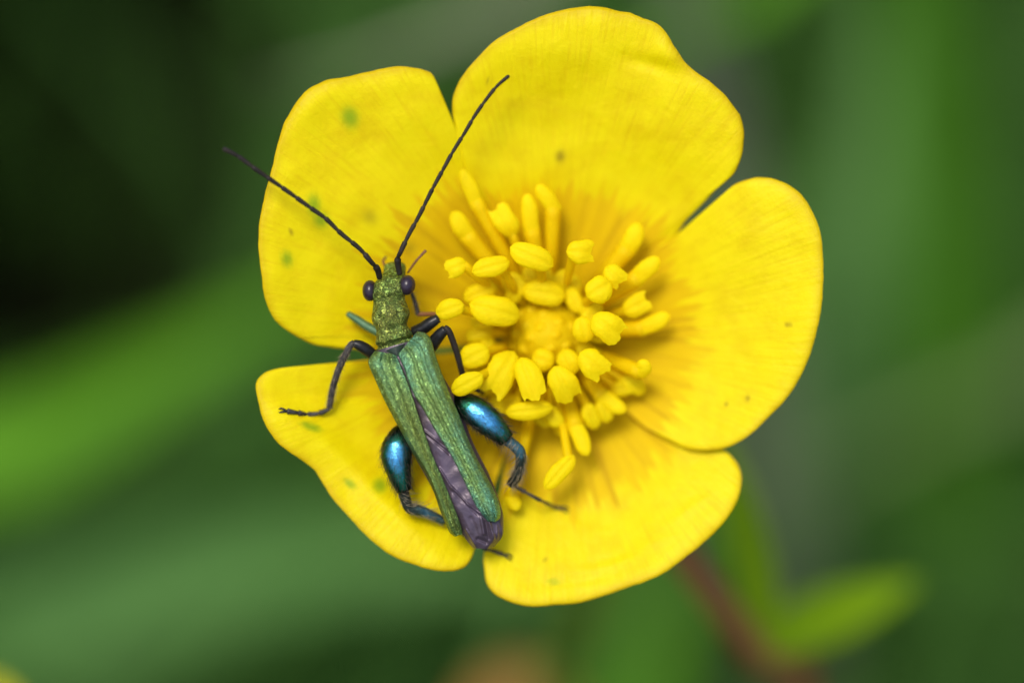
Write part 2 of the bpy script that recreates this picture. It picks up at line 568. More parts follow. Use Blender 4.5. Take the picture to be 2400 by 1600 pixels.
PETALS = [
    dict(out=[(1190, 590), (1140, 510), (1098, 420), (1078, 360), (1066, 300), (1061, 240), (1075, 195), (1105, 150), (1150, 105),
              (1200, 72), (1260, 42), (1320, 24), (1380, 17), (1420, 20), (1455, 28), (1475, 30), (1500, 40), (1530, 51), (1550, 64),
              (1565, 85), (1580, 110), (1605, 145), (1630, 168), (1665, 192), (1695, 220), (1720, 252), (1737, 280), (1743, 320),
              (1740, 355), (1730, 385), (1715, 412), (1684, 438), (1648, 474), (1612, 514), (1580, 556), (1526, 606), (1450, 655), (1390, 700)],
         off=0.05, s0=-0.1, s1=-0.45, seed=11, gz=0.93, label='topmost petal with wavy notched right shoulder'),
    dict(out=[(1370, 730), (1450, 650), (1512, 594), (1586, 550), (1655, 507), (1698, 461), (1720, 438), (1760, 422), (1790, 417), (1825, 422),
              (1860, 440), (1890, 470), (1910, 510), (1924, 560), (1929, 610), (1930, 670), (1925, 720), (1910, 790), (1895, 840),
              (1870, 890), (1840, 935), (1810, 970), (1770, 1010), (1725, 1040), (1690, 1052), (1650, 1055), (1615, 1050),
              (1580, 1035), (1530, 1010), (1480, 975), (1430, 930), (1370, 870)],
         off=0.2, s0=-0.35, s1=0.25, seed=22, gz=0.97, label=None),
    dict(out=[(1390, 860), (1460, 900), (1540, 960), (1620, 1010), (1690, 1050), (1720, 1075), (1735, 1100), (1738, 1130), (1730, 1165),
              (1710, 1205), (1685, 1235), (1650, 1270), (1600, 1310), (1550, 1345), (1510, 1363), (1470, 1375), (1430, 1390),
              (1370, 1408), (1310, 1416), (1260, 1420), (1210, 1414), (1170, 1398), (1145, 1375), (1135, 1340), (1133, 1300),
              (1150, 1240), (1172, 1160), (1182, 1080), (1195, 1000), (1238, 900)],
         off=-0.25, s0=-0.2, s1=0.1, seed=33, gz=0.84, label=None),
    dict(out=[(1232, 880), (1198, 980), (1168, 1075), (1148, 1160), (1122, 1230), (1110, 1270), (1107, 1295), (1095, 1320), (1075, 1333),
              (1040, 1338), (1000, 1332), (950, 1315), (910, 1295), (870, 1265), (830, 1225), (800, 1190), (775, 1160), (755, 1130),
              (741, 1107), (726, 1092), (690, 1065), (650, 1035), (625, 1000), (608, 960), (600, 920), (600, 897), (615, 877),
              (640, 867), (690, 863), (760, 861), (870, 860), (1000, 858), (1120, 848), (1200, 830)],
         off=0.05, s0=0.1, s1=-0.15, seed=44, gz=0.72, label='lower petal with small notch under the hind legs'),
    dict(out=[(1200, 770), (1120, 800), (1030, 816), (930, 820), (860, 817), (800, 813), (740, 805), (700, 790), (660, 765), (635, 735), (618, 690),
              (610, 630), (607, 580), (610, 520), (620, 460), (635, 400), (650, 340), (665, 290), (690, 250), (715, 218), (745, 197),
              (775, 185), (810, 181), (850, 172), (890, 162), (930, 156), (975, 160), (1010, 172), (1021, 195), (1033, 240),
              (1043, 290), (1058, 365), (1085, 440), (1130, 520), (1185, 610)],
         off=0.0, s0=0.1, s1=-0.9, seed=55, gz=0.78, label='petal with green stains under the antennae'),
]
GREEN = [(820, 275, 20, 26, -0.3), (735, 480, 16, 24, 0), (752, 515, 18, 18, 0), (672, 607, 13, 18, 0), (735, 1003, 17, 9, 0.3), (718, 996, 12, 8, 0.2),
         (820, 1133, 17, 8, 0.7), (890, 1138, 16, 18, 0), (1298, 1363, 16, 5, 0)]
BROWN = [(1313, 366, 10, 12, 0), (1752, 933, 4, 7, 0), (682, 546, 5, 5, 0), (866, 508, 18, 16, 0.4), (960, 580, 16, 14, 0), (1146, 190, 4, 4, 0),
         (1702, 947, 3, 4, 0), (1279, 1311, 3, 3, 0), (1846, 762, 9, 2, -0.2)]

DENTS = [(1520, 150, 70, 16, 0.25, -0.16), (1560, 120, 40, 30, 0.6, 0.16), (1400, 1330, 90, 10, -0.25, 0.06), (1440, 1310, 80, 9, -0.3, -0.05), (1500, 1290, 60, 10, -0.4, 0.05),
         (1350, 1360, 90, 12, -0.1, -0.05), (1620, 1190, 50, 10, -0.6, 0.05), (760, 1040, 140, 30, 0.62, 0.22), (900, 1180, 150, 26, 0.75, 0.2), (740, 920, 120, 35, 0.05, -0.15), (820, 930, 110, 8, 0.03, -0.08)]


def bowl(r):
    q = np.clip(r / 650.0, 0, 1.2)
    return -5.6 + 4.3 * q ** 1.12 - 1.6 * np.clip(q - 0.8, 0, 1) ** 1.5


def make_petal(P):
    nt_, ns = 170, 64
    out = catmull(np.array(P['out'], float), nt_)
    rr = np.random.default_rng(P['seed'])
    cen = out.mean(0)
    dirv = cen - (CX, CY)
    dirv /= np.linalg.norm(dirv)
    side = np.array([-dirv[1], dirv[0]])
    # ragged edge
    jit = np.convolve(rr.normal(0, 2.2, nt_), np.ones(6) / 6, 'same')
    nrm = np.gradient(out, axis=0)
    nrm = np.stack([nrm[:, 1], -nrm[:, 0]], 1)
    nrm /= np.linalg.norm(nrm, axis=1)[:, None]
    out = out + nrm * jit[:, None]
    sgn = np.sign(np.dot(out[0] - cen, side)) or 1
    base = np.array([(CX, CY) + dirv * 55 + side * (0.5 - t) * 2 * 34 * sgn for t in np.linspace(0, 1, nt_)])
    sn = smoothnoise(P['seed'], 9, 1.0, 3.2)
    sn2 = smoothnoise(P['seed'] + 1, 14, 5.0, 12.0)
    V, rad, ang, st, ed, br = [], [], [], [], [], []
    ss = np.linspace(0, 1, ns) ** 0.9
    for s in ss:
        q = base + (out - base) * s
        d = q - (CX, CY)
        r = np.linalg.norm(d, axis=1)
        a = np.arctan2(d[:, 1], d[:, 0])
        t = np.linspace(0, 1, nt_)
        w = bowl(r) + P['off']
        prog = np.clip((r - 120) / 500, 0, 1)
        w = w + P['s0'] * np.exp(-(t / 0.16) ** 2) * prog + P['s1'] * np.exp(-((1 - t) / 0.16) ** 2) * prog
        w = w + 0.15 * prog * sn(q[:, 0] / 130, q[:, 1] / 130) + 0.014 * prog * sn2(q[:, 0] / 130, q[:, 1] / 130)
        w = w - 0.10 * np.clip((s - 0.93) / 0.07, 0, 1) ** 2 * (r > 330)
        for (x, y, a1, a2, th, am) in DENTS:
            X, Y = q[:, 0] - x, q[:, 1] - y
            w = w + am * np.exp(-(((X * math.cos(th) + Y * math.sin(th)) / a1) ** 2 + ((-X * math.sin(th) + Y * math.cos(th)) / a2) ** 2))
        g_ = np.zeros(nt_)
        for (x, y, a1, a2, th) in GREEN:
            X, Y = q[:, 0] - x, q[:, 1] - y
            g_ = np.maximum(g_, np.exp(-(((X * math.cos(th) + Y * math.sin(th)) / a1) ** 2 + ((-X * math.sin(th) + Y * math.cos(th)) / a2) ** 2) ** 1.5))
        b_ = np.zeros(nt_)
        for (x, y, a1, a2, th) in BROWN:
            X, Y = q[:, 0] - x, q[:, 1] - y
            b_ = np.maximum(b_, (0.45 if a1 > 12 else 0.9) * np.exp(-(((X * math.cos(th) + Y * math.sin(th)) / a1) ** 2 + ((-X * math.sin(th) + Y * math.cos(th)) / a2) ** 2)))
        for i in range(nt_):
            V.append(S(q[i, 0], q[i, 1], w[i]))
        rad.append(r / 650 * P['gz']); ang.append(a + 10); st.append(g_); br.append(b_)
        ed.append(np.full(nt_, max(0, (s - 0.965) / 0.035)))
    at = dict(rad=np.concatenate(rad), ang=np.concatenate(ang), stain=np.concatenate(st), edge=np.concatenate(ed), brown=np.concatenate(br))
    n = part('petal', (np.array(V), grid_faces(ns, nt_)), M['petal'], plant, P['label'], attrs=at)
    md = n.obj.modifiers.new('thickness', 'SOLIDIFY')
    md.thickness = 0.00006
    md.offset = 0
    return n


for P in PETALS:
    make_petal(P)

# receptacle and carpels
c0 = S(CX, CY, -5.6)
part('receptacle', ellipsoid(S(CX, CY, -5.9), (W * 0.0012, R * 0.0018, U * 0.0018)), M['sepal'], plant)
car = []
for i in range(46):
    z = 1 - (i + 0.5) / 46
    ph = i * 2.39996
    rr = math.sqrt(max(0, 1 - z * z))
    dn = R * rr * math.cos(ph) + U * rr * math.sin(ph) + W * z
    c = S(CX - 5, CY - 5, -4.6) + dn * 0.0014 + W * 0.0006 * z
    t1 = np.cross(dn, R + 0.3 * U); t1 /= np.linalg.norm(t1)
    t2 = np.cross(dn, t1)
    car.append(ellipsoid(c, (dn * 0.0004, t1 * 0.00033, t2 * 0.00038), 8, 10))
part('carpel_cluster', join(car + [ellipsoid(S(CX - 5, CY - 5, -4.6), (W * 0.00232, R * 0.00166, U * 0.00166), 20, 26)]), M['carpel'], plant, kind='stuff')

# sepals behind the petals
for i in range(5):
    a = math.radians(72 * i + 20)
    d = R * math.cos(a) + U * math.sin(a)
    P = catmull(np.array([c0 - W * 0.0006 + d * 0.0008, c0 - W * 0.0014 + d * 0.003, c0 - W * 0.0022 + d * 0.0055]), 10)
    part('sepal', ribbon(P, 0.003, True, 0.4, 0, W), M['sepal'], plant)

# stem with two leaves at its node
stem_pts = [(CX, CY, -6.2), (1340, 900, -8.5), (1470, 1110, -12), (1620, 1330, -18), (1770, 1530, -24), (1900, 1780, -36)]
SP = np.vstack([np.array([S(*p) for p in stem_pts]), ROOT * 0.5 + S(1940, 1900, -50) * 0.5, ROOT])
SPc = catmull(SP, 50)
part('stem', tube(SPc, np.linspace(0.0006, 0.0015, 50), 10), M['stem'], plant, 'reddish brown slender stem')


def leafshape(pts, width, mat, parent, name, label=None, nrm=None):
    P = catmull(np.array([S(*p) for p in pts]), 24)
    n = len(P)
    T = np.gradient(P, axis=0); T /= np.linalg.norm(T, axis=1)[:, None]
    V = []
    nr = np.array(nrm if nrm is not None else W)
    for i in range(n):
        t = i / (n - 1)
        side = np.cross(T[i], nr); side /= np.linalg.norm(side)
        h = width * MM * 0.5 * max(0.02, (math.sin(math.pi * min(1, t ** 0.75 * 0.97 + 0.03)) ** 0.8))
        for e in np.linspace(-1, 1, 7):
            V.append(P[i] + side * h * e + nr * (abs(e) ** 1.5) * h * 0.25)
    return part(name, (np.array(V), grid_faces(n, 7)), M[mat], parent, label)


leafshape([(1790, 1530, -24), (1775, 1400, -23), (1745, 1240, -22), (1710, 1090, -21), (1680, 980, -20)], 2.0, 'leaf_bright', plant, 'leaf')
leafshape([(1785, 1520, -24), (1870, 1468, -25), (1970, 1428, -26), (2060, 1395, -27), (2150, 1362, -28)], 2.6, 'leaf_bright', plant, 'leaf')

# stamens: (anther from) (anther to) width, height w of anther, filament foot
ST = [
    # outer, low, slender clubs
    ((1085, 402), (1118, 480), 38, -2.0, 'club'), ((1062, 500), (1098, 556), 46, -2.3, 'club'), ((1168, 490), (1204, 552), 50, -2.2, 'rag'),
    ((1236, 460), (1248, 550), 42, -2.4, 'club'), ((1262, 437), (1302, 492), 40, -2.2, 'club'), ((1497, 527), (1468, 590), 48, -2.4, 'club'),
    ((1540, 606), (1490, 655), 44, -2.0, 'club'), ((1514, 705), (1462, 730), 48, -2.2, 'rag'), ((1565, 740), (1500, 772), 42, -2.4, 'club'),
    ((1515, 846), (1500, 876), 40, -1.5, 'club'), ((1462, 962), (1405, 925), 42, -2.5, 'club'), ((1375, 1062), (1345, 990), 42, -2.3, 'club'),
    ((1281, 1140), (1342, 1070), 40, -1.6, 'two'), ((1212, 1192), (1195, 1160), 34, -2.4, 'club'), ((1192, 967), (1290, 955), 42, -1.7, 'two'),
    # inner, nearer the lens
    ((1050, 632), (1092, 618), 42, -1.2, 'rag'), ((1112, 636), (1190, 614), 44, -1.0, 'two'), ((1202, 582), (1292, 622), 54, -0.9, 'two'),
    ((1330, 590), (1384, 590), 52, -0.9, 'rag'), ((1420, 628), (1455, 660), 46, -1.3, 'rag'), ((1378, 694), (1428, 664), 58, -0.9, 'two'),
    ((1092, 700), (1160, 672), 46, -2.2, 'two'), ((1232, 680), (1320, 694), 58, -2.2, 'two'), ((1108, 715), (1212, 742), 66, -1.5, 'two'),
    ((1026, 734), (1084, 714), 44, -1.0, 'two'), ((1392, 742), (1448, 786), 62, -0.8, 'rag'), ((1362, 745), (1372, 800), 46, -1.7, 'two'),
    ((1084, 848), (1142, 818), 56, -1.5, 'two'), ((1202, 828), (1152, 912), 66, -1.2, 'rag'), ((1222, 842), (1256, 926), 58, -1.1, 'rag'),
    ((1064, 916), (1128, 880), 44, -0.5, 'two'), ((1250, 836), (1296, 850), 50, -2.2, 'two'), ((1300, 862), (1336, 930), 62, -1.4, 'rag'),
    ((1320, 822), (1345, 872), 50, -1.8, 'two'), ((1362, 828), (1412, 872), 58, -0.9, 'rag'),
]

for k in range(34):
    a = k * 2.39996 + 0.4
    r_ = 70 + 130 * ((k * 0.618) % 1)
    x, y = CX + r_ * math.cos(a), CY + r_ * math.sin(a) * 0.95
    b = a + rng.normal(0, 0.7)
    ST.append(((x, y), (x + 58 * math.cos(b), y + 58 * math.sin(b)), 38, -2.5 - 0.6 * rng.random(), 'two'))


def anther_mesh(a, b, width, kind):
    L = b - a
    ln = np.linalg.norm(L)
    t = L / ln
    side = np.cross(t, W); side /= np.linalg.norm(side)
    up = np.cross(side, t)
    if np.dot(up, W) < 0: up = -up
    wd = width * K * (0.48 if kind == 'club' else 0.54)
    a = a - L * 0.06; b = b + L * 0.08; L = b - a
    nu, nv = 18, 32
    V = []
    jit = rng.normal(0, 0.03, (nu, nv)); seed_ = rng.uniform(0, 6)
    ragged = kind == 'rag'
    bend_k = rng.uniform(0.03, 0.12)
    for i in range(nu):
        u = i / (nu - 1)
        e = abs(2 * u - 1)
        if kind == 'club':
            pw = pt = 0.93 + 0.07 * math.sin(u * math.pi) if u < 0.5 else max(0.0, 1 - e ** 2.4) ** 0.55
        elif ragged:                       # split open: wide, thin and torn at the free end
            pw = max(0.0, 1 - e ** 2.2) ** 0.6 if u < 0.5 else 1.0 + 0.12 * e - 0.22 * e * e
            pt = max(0.0, 1 - e ** 2.2) ** 0.6 if u < 0.5 else 1 - 0.88 * e ** 1.6
        else:
            pw = pt = max(0.0, 1 - e ** 2.5) ** 0.56
        bend = math.sin(u * math.pi) * ln * bend_k
        for j in range(nv):
            th = 2 * math.pi * j / nv
            c, s = math.cos(th), math.sin(th)
            r = wd * (1 + jit[i, j] * (0.2 < u < 0.8)) * (1 + 0.06 * math.sin(u * 7 + seed_) * (1 if c > 0 else -1))
            groove = 0.0
            if kind != 'club':
                groove = 0.40 * math.exp(-(c / 0.2) ** 2) * (1 if s > 0 else 0.5)
                groove += 0.06 * (math.exp(-((abs(c) - 0.6) / 0.12) ** 2) if s > 0 else 0)
            rag = L * (0.06 * math.sin(4 * c + seed_) + 0.025 * math.sin(11 * c + 2 * seed_)) * max(0, (u - 0.75) / 0.25) if ragged else 0
            V.append(a + L * u + rag + side * c * r * pw + up * (s * r * pt * 0.55 * (1 - groove) + bend))
    return np.array(V), grid_faces(nu, nv, True)


for (p, q, wd, w, kind) in ST:
    mx, my = (p[0] + q[0]) / 2, (p[1] + q[1]) / 2
    d = np.array([mx - CX, my - CY]); r = np.linalg.norm(d); d /= r
    rf = np.hypot(p[0] - CX, p[1] - CY); rg = np.hypot(q[0] - CX, q[1] - CY)
    near, far = (p, q) if rf < rg else (q, p)
    if kind == 'club':
        w0, w1 = w - 0.25, w + 0.1
    else:
        w0, w1 = w + rng.normal(0, 0.12), w + rng.normal(0, 0.12)
    A, B = S(*near, w0), S(*far, w1)
    foot = S(CX + d[0] * 95, CY + d[1] * 95, -5.1)
    end = A * 0.72 + B * 0.28 if kind != 'club' and r < 260 else A * 0.85 + B * 0.15
    if r < 160:
        end = (A + B) / 2 - W * 0.0002
    midp = foot * 0.5 + end * 0.5 + W * 0.0005 - (R * d[0] - U * d[1]) * 0.0002
    P = catmull(np.array([foot, midp, end]), 14)
    rad = np.linspace(0.00014, 0.00018, 14) if kind != 'club' else np.interp(np.linspace(0, 1, 14), [0, 0.5, 1], [0.00016, wd * K * 0.40, wd * K * 0.52]) * 0.95
    st = part('stamen', tube(P, rad, 8), M['filament'], plant)
    part('anther', anther_mesh(A, B, wd, kind), M['anther'], st)

# ------------------------------------------------------------------ beetle
BB = S(1020, 980, -2.2)
beetle = thing('flower_beetle', BB, 'slender metallic green beetle with swollen blue hind thighs on the buttercup', 'beetle')


def loft(secs, n, seg=36, expo=2.0, dents=None):
    """secs: (Lx, Ly, Rx, Ry, wc, h) -> smooth closed body"""
    q = catmull(np.array(secs, float) * np.array([1, 1, 1, 1, 60, 60]), n) / np.array([1, 1, 1, 1, 60, 60])
    V = []
    for (lx, ly, rx, ry, wc, h) in q:
        A, B = S(lx, ly, wc), S(rx, ry, wc)
        c, a = (A + B) / 2, (B - A) / 2
        for j in range(seg):
            th = 2 * math.pi * j / seg
            cs, sn = math.cos(th), math.sin(th)
            e = 2 / expo
            V.append(c + a * np.sign(cs) * abs(cs) ** e + W * h * MM * np.sign(sn) * abs(sn) ** e)
    V = np.array(V)
    k = len(q)
    Fc = grid_faces(k, seg, True)
    V = np.vstack([V, V[:seg].mean(0), V[(k - 1) * seg:k * seg].mean(0)])
    for j in range(seg):
        Fc.append((k * seg, (j + 1) % seg, j))
        Fc.append((k * seg + 1, (k - 1) * seg + j, (k - 1) * seg + (j + 1) % seg))
    return V, Fc, q


body_secs = [
    (917, 613, 934, 611, -1.75, 0.12), (901, 621, 950, 620, -1.6, 0.30), (898, 638, 951, 636, -1.35, 0.42), (884, 655, 950, 648, -1.12, 0.50),
    (872, 672, 952, 664, -0.98, 0.56), (871, 690, 951, 682, -0.92, 0.56), (874, 702, 949, 694, -0.95, 0.52), (875, 712, 951, 705, -0.95, 0.52),
    (873, 728, 957, 720, -0.90, 0.60), (871, 744, 961, 735, -0.86, 0.64), (874, 757, 957, 748, -0.86, 0.60), (882, 774, 954, 760, -0.88, 0.56),
    (881, 792, 960, 770, -0.86, 0.60), (880, 806, 968, 784, -0.86, 0.60), (886, 813, 966, 790, -0.98, 0.48), (873, 836, 1003, 804, -1.05, 0.62),
    (884, 872, 1022, 852, -1.08, 0.70), (915, 960, 1078, 952, -1.10, 0.72), (955, 1040, 1107, 1033, -1.15, 0.70), (1000, 1120, 1147, 1113, -1.2, 0.65),
    (1045, 1200, 1176, 1190, -1.2, 0.58), (1082, 1245, 1180, 1238, -1.2, 0.48), (1094, 1264, 1175, 1260, -1.2, 0.38), (1112, 1282, 1158, 1281, -1.25, 0.16)]
bv, bf, bq = loft(body_secs, 150)
# relief of the thorax: paired pits and a mid keel; wrinkles on the head
seg = 36
for i, (lx, ly, rx, ry, wc, h) in enumerate(bq):
    yc = (ly + ry) / 2
    for j in range(seg):
        th = 2 * math.pi * j / seg
        if math.sin(th) <= 0: continue
        x = math.cos(th)
        d = 0.0
        for (cx, cy, sx, sy, am) in [(-0.45, 746, 0.28, 9, -0.13), (0.42, 738, 0.26, 9, -0.12), (0.0, 775, 0.35, 8, -0.10), (-0.65, 722, 0.2, 8, 0.06),
                                     (0.66, 728, 0.2, 10, 0.07), (0, 700, 0.9, 5, -0.06), (0.0, 663, 0.25, 8, -0.07), (-0.5, 800, 0.5, 5, 0.05), (0.5, 785, 0.4, 5, 0.05),
                                     (0.0, 745, 0.12, 14, 0.05)]:
            d += am * math.exp(-((x - cx) / sx) ** 2 - ((yc - cy) / sy) ** 2)
        bv[i * seg + j] += W * d * 1.5 * MM
body = part('body', (bv, bf), M['thorax'], beetle, attrs=dict(tint=np.full(len(bv), 0.38)))
body.obj.data.materials.append(M['wing'])
mi = [1 if (f[0] // seg if f[0] < 150 * seg else 149) > 0 and np.mean([bq[min(149, k // seg)][1] for k in f]) > 822 else 0 for f in bf]
body.obj.data.polygons.foreach_set('material_index', mi)
body.obj.data.update()

# eyes
part('eye', ellipsoid(S(867, 681, -1.0), (W * 0.00038, (R * 18 + U * 3) * K, (U * 25 - R * 2) * K), 20, 28), M['eye'], beetle)
part('eye', ellipsoid(S(954, 668, -0.82), (W * 0.00038, R * 20 * K, (U * 24 + R * 1) * K), 20, 28), M['eye'], beetle)


def antenna(pts, w_list, nseg, r0, r1):
    q = [(p[0], p[1], w) for p, w in zip(pts, w_list)]
    n = 12 * nseg
    P = pxpath(q, n)
    rad = []
    for i in range(n):
        t = i / (n - 1)
        u = (i % 12) / 11
        base = (r0 + (r1 - r0) * t) * K
        prof = 0.82 + 0.24 * u - (0.34 if u > 0.93 else 0) - (0.1 if u < 0.05 else 0)
        if i < 12: prof *= 1.35
        elif i < 24: prof *= 1.1
        rad.append(base * prof)
    rad[-1] *= 0.5
    return tube(P, np.array(rad), 9)


LA = [(890, 652), (884, 630), (869, 613), (844, 584), (798, 546), (764, 513), (722, 483), (676, 450), (630, 418), (594, 393), (557, 366), (522, 348)]
RA = [(937, 643), (932, 609), (940, 588), (959, 548), (982, 506), (1013, 444), (1036, 402), (1062, 355), (1090, 310), (1115, 268), (1145, 226), (1168, 199), (1194, 177)]
part('antenna', antenna(LA, np.interp(range(len(LA)), [0, 2, 11], [-0.75, -0.2, 0.9]), 12, 6.0, 5.8), M['antenna'], beetle)
part('antenna', antenna(RA, np.interp(range(len(RA)), [0, 2, 12], [-0.65, -0.2, 0.1]), 12, 6.0, 4.4), M['antenna'], beetle)
part('palp', tube(pxpath([(955, 640, -1.5), (975, 612, -1.3), (998, 587, -1.2)], 14), np.concatenate([np.linspace(2.4, 3.0, 8), np.linspace(2.6, 3.6, 6)]) * K, 8), M['palp'], beetle)
part('palp', tube(pxpath([(905, 628, -1.7), (898, 612, -2.0), (905, 602, -2.2)], 10), 3 * K, 8), M['palp'], beetle)

# scutellum
sc = pxpath([(903, 822, -0.42), (926, 812, -0.34), (951, 804, -0.42)], 12)
tip = S(931, 834, -0.30)
sv, sf = [], []
for i in range(6):
    t = i / 5
    for j, p in enumerate(sc):
        c = p * (1 - t) + tip * t
        sv.append(c + W * 0.00006 * math.sin(j / 11 * math.pi) * (1 - t))
part('scutellum', (np.array(sv), grid_faces(6, 12)), M['scutellum'], beetle)

# elytra
LIN = [(928, 830), (945, 869), (956, 896), (970, 937), (982, 975), (997, 1020), (1013, 1068), (1030, 1110), (1046, 1148), (1067, 1200), (1080, 1236), (1080, 1252)]
LOUT = [(878, 822), (864, 842), (866, 860), (879, 889), (898, 932), (922, 978), (947, 1024), (970, 1065), (998, 1109), (1016, 1150), (1030, 1191), (1041, 1219), (1053, 1246), (1066, 1257)]
RIN = [(936, 829), (951, 862), (961, 893), (975, 925), (992, 951), (1014, 990), (1034, 1023), (1060, 1063), (1088, 1118), (1115, 1175), (1131, 1200), (1147, 1219)]
ROUT = [(978, 780), (996, 784), (1007, 798), (1014, 822), (1023, 851), (1046, 913), (1070, 968), (1093, 1028), (1113, 1072), (1136, 1115), (1156, 1154), (1166, 1182), (1169, 1208), (1159, 1221)]


def elytron(inn, out, wtab, tints):
    nu, nv = 160, 90
    A, B = catmull(np.array(inn, float), nu), catmull(np.array(out, float), nu)
    V, tint = [], []
    for i in range(nu):
        u = i / (nu - 1)
        w0 = np.interp(u, [0, 0.08, 0.3, 0.7, 1], wtab)
        front = 0.20 * math.exp(-(u / 0.035) ** 2)
        back = 0.22 * math.exp(-((1 - u) / 0.05) ** 2)
        for j in range(nv):
            v = j / (nv - 1)
            p = A[i] * (1 - v) + B[i] * v
            w = w0 + 0.10 * (1 - (2 * v - 1) ** 2) - 0.30 * max(0, (v - 0.70) / 0.30) ** 2 - 0.07 * max(0, (0.12 - v) / 0.12) ** 2
            fade = min(1, (1 - u) / 0.25)
            for vc, am in ((0.34, 0.085), (0.64, 0.09)):
                w += fade * am * math.exp(-((v - vc) / 0.016) ** 2)
            for vc in (0.28, 0.44, 0.58, 0.74):
                w -= fade * 0.018 * math.exp(-((v - vc) / 0.05) ** 2)
            w += 0.05 * math.exp(-((v - 0.03) / 0.022) ** 2)
            w += 0.035 * math.exp(-((v - 0.97) / 0.02) ** 2)
            V.append(S(p[0], p[1], w - front - back))
            tint.append(np.interp(u, [0, 0.15, 0.4, 0.75, 1], tints) + 0.10 * math.cos(v * 9))
    n = part('elytron', (np.array(V), grid_faces(nu, nv)), M['elytra'], beetle, attrs=dict(tint=tint))
    md = n.obj.modifiers.new('thickness', 'SOLIDIFY')
    md.thickness = 0.00007
    md.offset = -1 if True else 1
    return n


# hind wings, folded and creased, showing between the elytra
WL = [(950, 880), (965, 935), (985, 990), (1010, 1060), (1035, 1125), (1062, 1195), (1080, 1238), (1091, 1262), (1109, 1284)]
WR = [(968, 880), (1000, 935), (1035, 990), (1080, 1060), (1115, 1125), (1150, 1195), (1176, 1236), (1174, 1262), (1150, 1286)]
CRE = [((980, 935), (1010, 965), 5, 0.06), ((995, 1010), (1047, 1050), 4, 0.07), ((1000, 1018), (1052, 1062), 4, -0.06), ((1030, 1098), (1062, 1150), 4, 0.07),
       ((1058, 1140), (1100, 1185), 4, 0.08), ((1095, 1180), (1140, 1212), 4, 0.07), ((1062, 1150), (1120, 1205), 5, -0.06), ((1090, 1120), (1130, 1200), 6, 0.05),
       ((1128, 1215), (1134, 1250), 5, 0.09), ((1146, 1220), (1158, 1262), 4, 0.10), ((1138, 1222), (1146, 1262), 4, -0.08), ((1120, 1262), (1140, 1270), 6, -0.12),
       ((1165, 1230), (1166, 1262), 3, 0.05), ((1092, 1240), (1112, 1275), 4, 0.06), ((1105, 1215), (1118, 1250), 8, -0.05)]
nu, nv = 170, 60
A, B = catmull(np.array(WL, float), nu), catmull(np.array(WR, float), nu)
sn = smoothnoise(91, 9, 2, 6)
wv = []
for i in range(nu):
    u = i / (nu - 1)
    for j in range(nv):
        v = j / (nv - 1)
        p = A[i] * (1 - v) + B[i] * v
        w = np.interp(u, [0, 0.3, 0.75, 0.9, 1], [-0.34, -0.30, -0.42, -0.62, -0.98]) + 0.10 * math.sin(v * math.pi) * min(1, u * 3)
        w -= 0.30 * max(0, u - 0.75) * 4 * max(0, abs(v - 0.5) - 0.3) / 0.2
        for (p0, p1, sg, am) in CRE:
            ax, ay = p1[0] - p0[0], p1[1] - p0[1]
            l2 = ax * ax + ay * ay
            t = max(0, min(1, ((p[0] - p0[0]) * ax + (p[1] - p0[1]) * ay) / l2))
            d2 = (p[0] - p0[0] - ax * t) ** 2 + (p[1] - p0[1] - ay * t) ** 2
            w += 1.0 * am * math.exp(-d2 / (sg * 0.7) ** 2)
        w += 0.018 * sn(p[0] / 22, p[1] / 30)
        wv.append(S(p[0], p[1], w))
part('hind_wing', (np.array(wv), grid_faces(nu, nv)), M['wing'], beetle, 'creased violet brown folded hind wing')
elytron(LIN, LOUT, [-0.20, -0.05, 0.0, -0.05, -0.30], [0.55, 0.42, 0.22, 0.2, 0.25])
elytron(RIN, ROUT, [-0.20, -0.02, 0.05, 0.0, -0.20], [0.62, 0.5, 0.40, 0.45, 0.85])


# legs
def leg_tube(pts, radii, n=30, seg=14, flat=None):
    P = pxpath(pts, n)
    rr = np.interp(np.linspace(0, 1, n), np.linspace(0, 1, len(radii)), radii) * K
    return tube(P, rr, seg, True, flat)


def hairs(base_vf, count, length, seed, thick=0.0000055, lean=None, up_only=False, along=None):
    V, Fc = base_vf
    r = np.random.default_rng(seed)
    quads = [f for f in Fc if len(f) == 4]
    c_all = V.mean(0)
    hv, hf = [], []
    k = 0
    while k < count:
        f = quads[r.integers(len(quads))]
        p = V[list(f)]
        nrm = np.cross(p[2] - p[0], p[3] - p[1])
        ln = np.linalg.norm(nrm)
        if ln < 1e-16:
            continue
        nrm /= ln
        if np.dot(nrm, W) < -0.75:
            continue
        if np.dot(nrm, p.mean(0) - c_all) < 0 and along is None:
            nrm = -nrm
        a, b = r.random(2)
        q = p[0] * (1 - a) * (1 - b) + p[1] * a * (1 - b) + p[2] * a * b + p[3] * (1 - a) * b
        d = nrm * 0.55 + (lean if lean is not None else 0) + r.normal(0, 0.18, 3)
        d /= np.linalg.norm(d)
        ll = length * K * r.uniform(0.6, 1.3)
        e1 = np.cross(d, W + 0.01 * R); e1 /= np.linalg.norm(e1)
        e2 = np.cross(d, e1)
        o = len(hv)
        for s_ in range(3):
            th = s_ * 2.094
            hv.append(q + (e1 * math.cos(th) + e2 * math.sin(th)) * thick)
        hv.append(q + d * ll * 0.6 + nrm * ll * 0.02)
        hv.append(q + d * ll + (lean if lean is not None else 0) * ll * 0.25)
        hf += [(o, o + 1, o + 3), (o + 1, o + 2, o + 3), (o + 2, o, o + 3), (o, o + 1, o + 4), (o + 1, o + 2, o + 4), (o + 2, o, o + 4)]
        k += 1
    return np.array(hv), hf


def pd(dx, dy, dw=0.0):
    v = R * dx - U * dy + W * dw
    return v / np.linalg.norm(v)


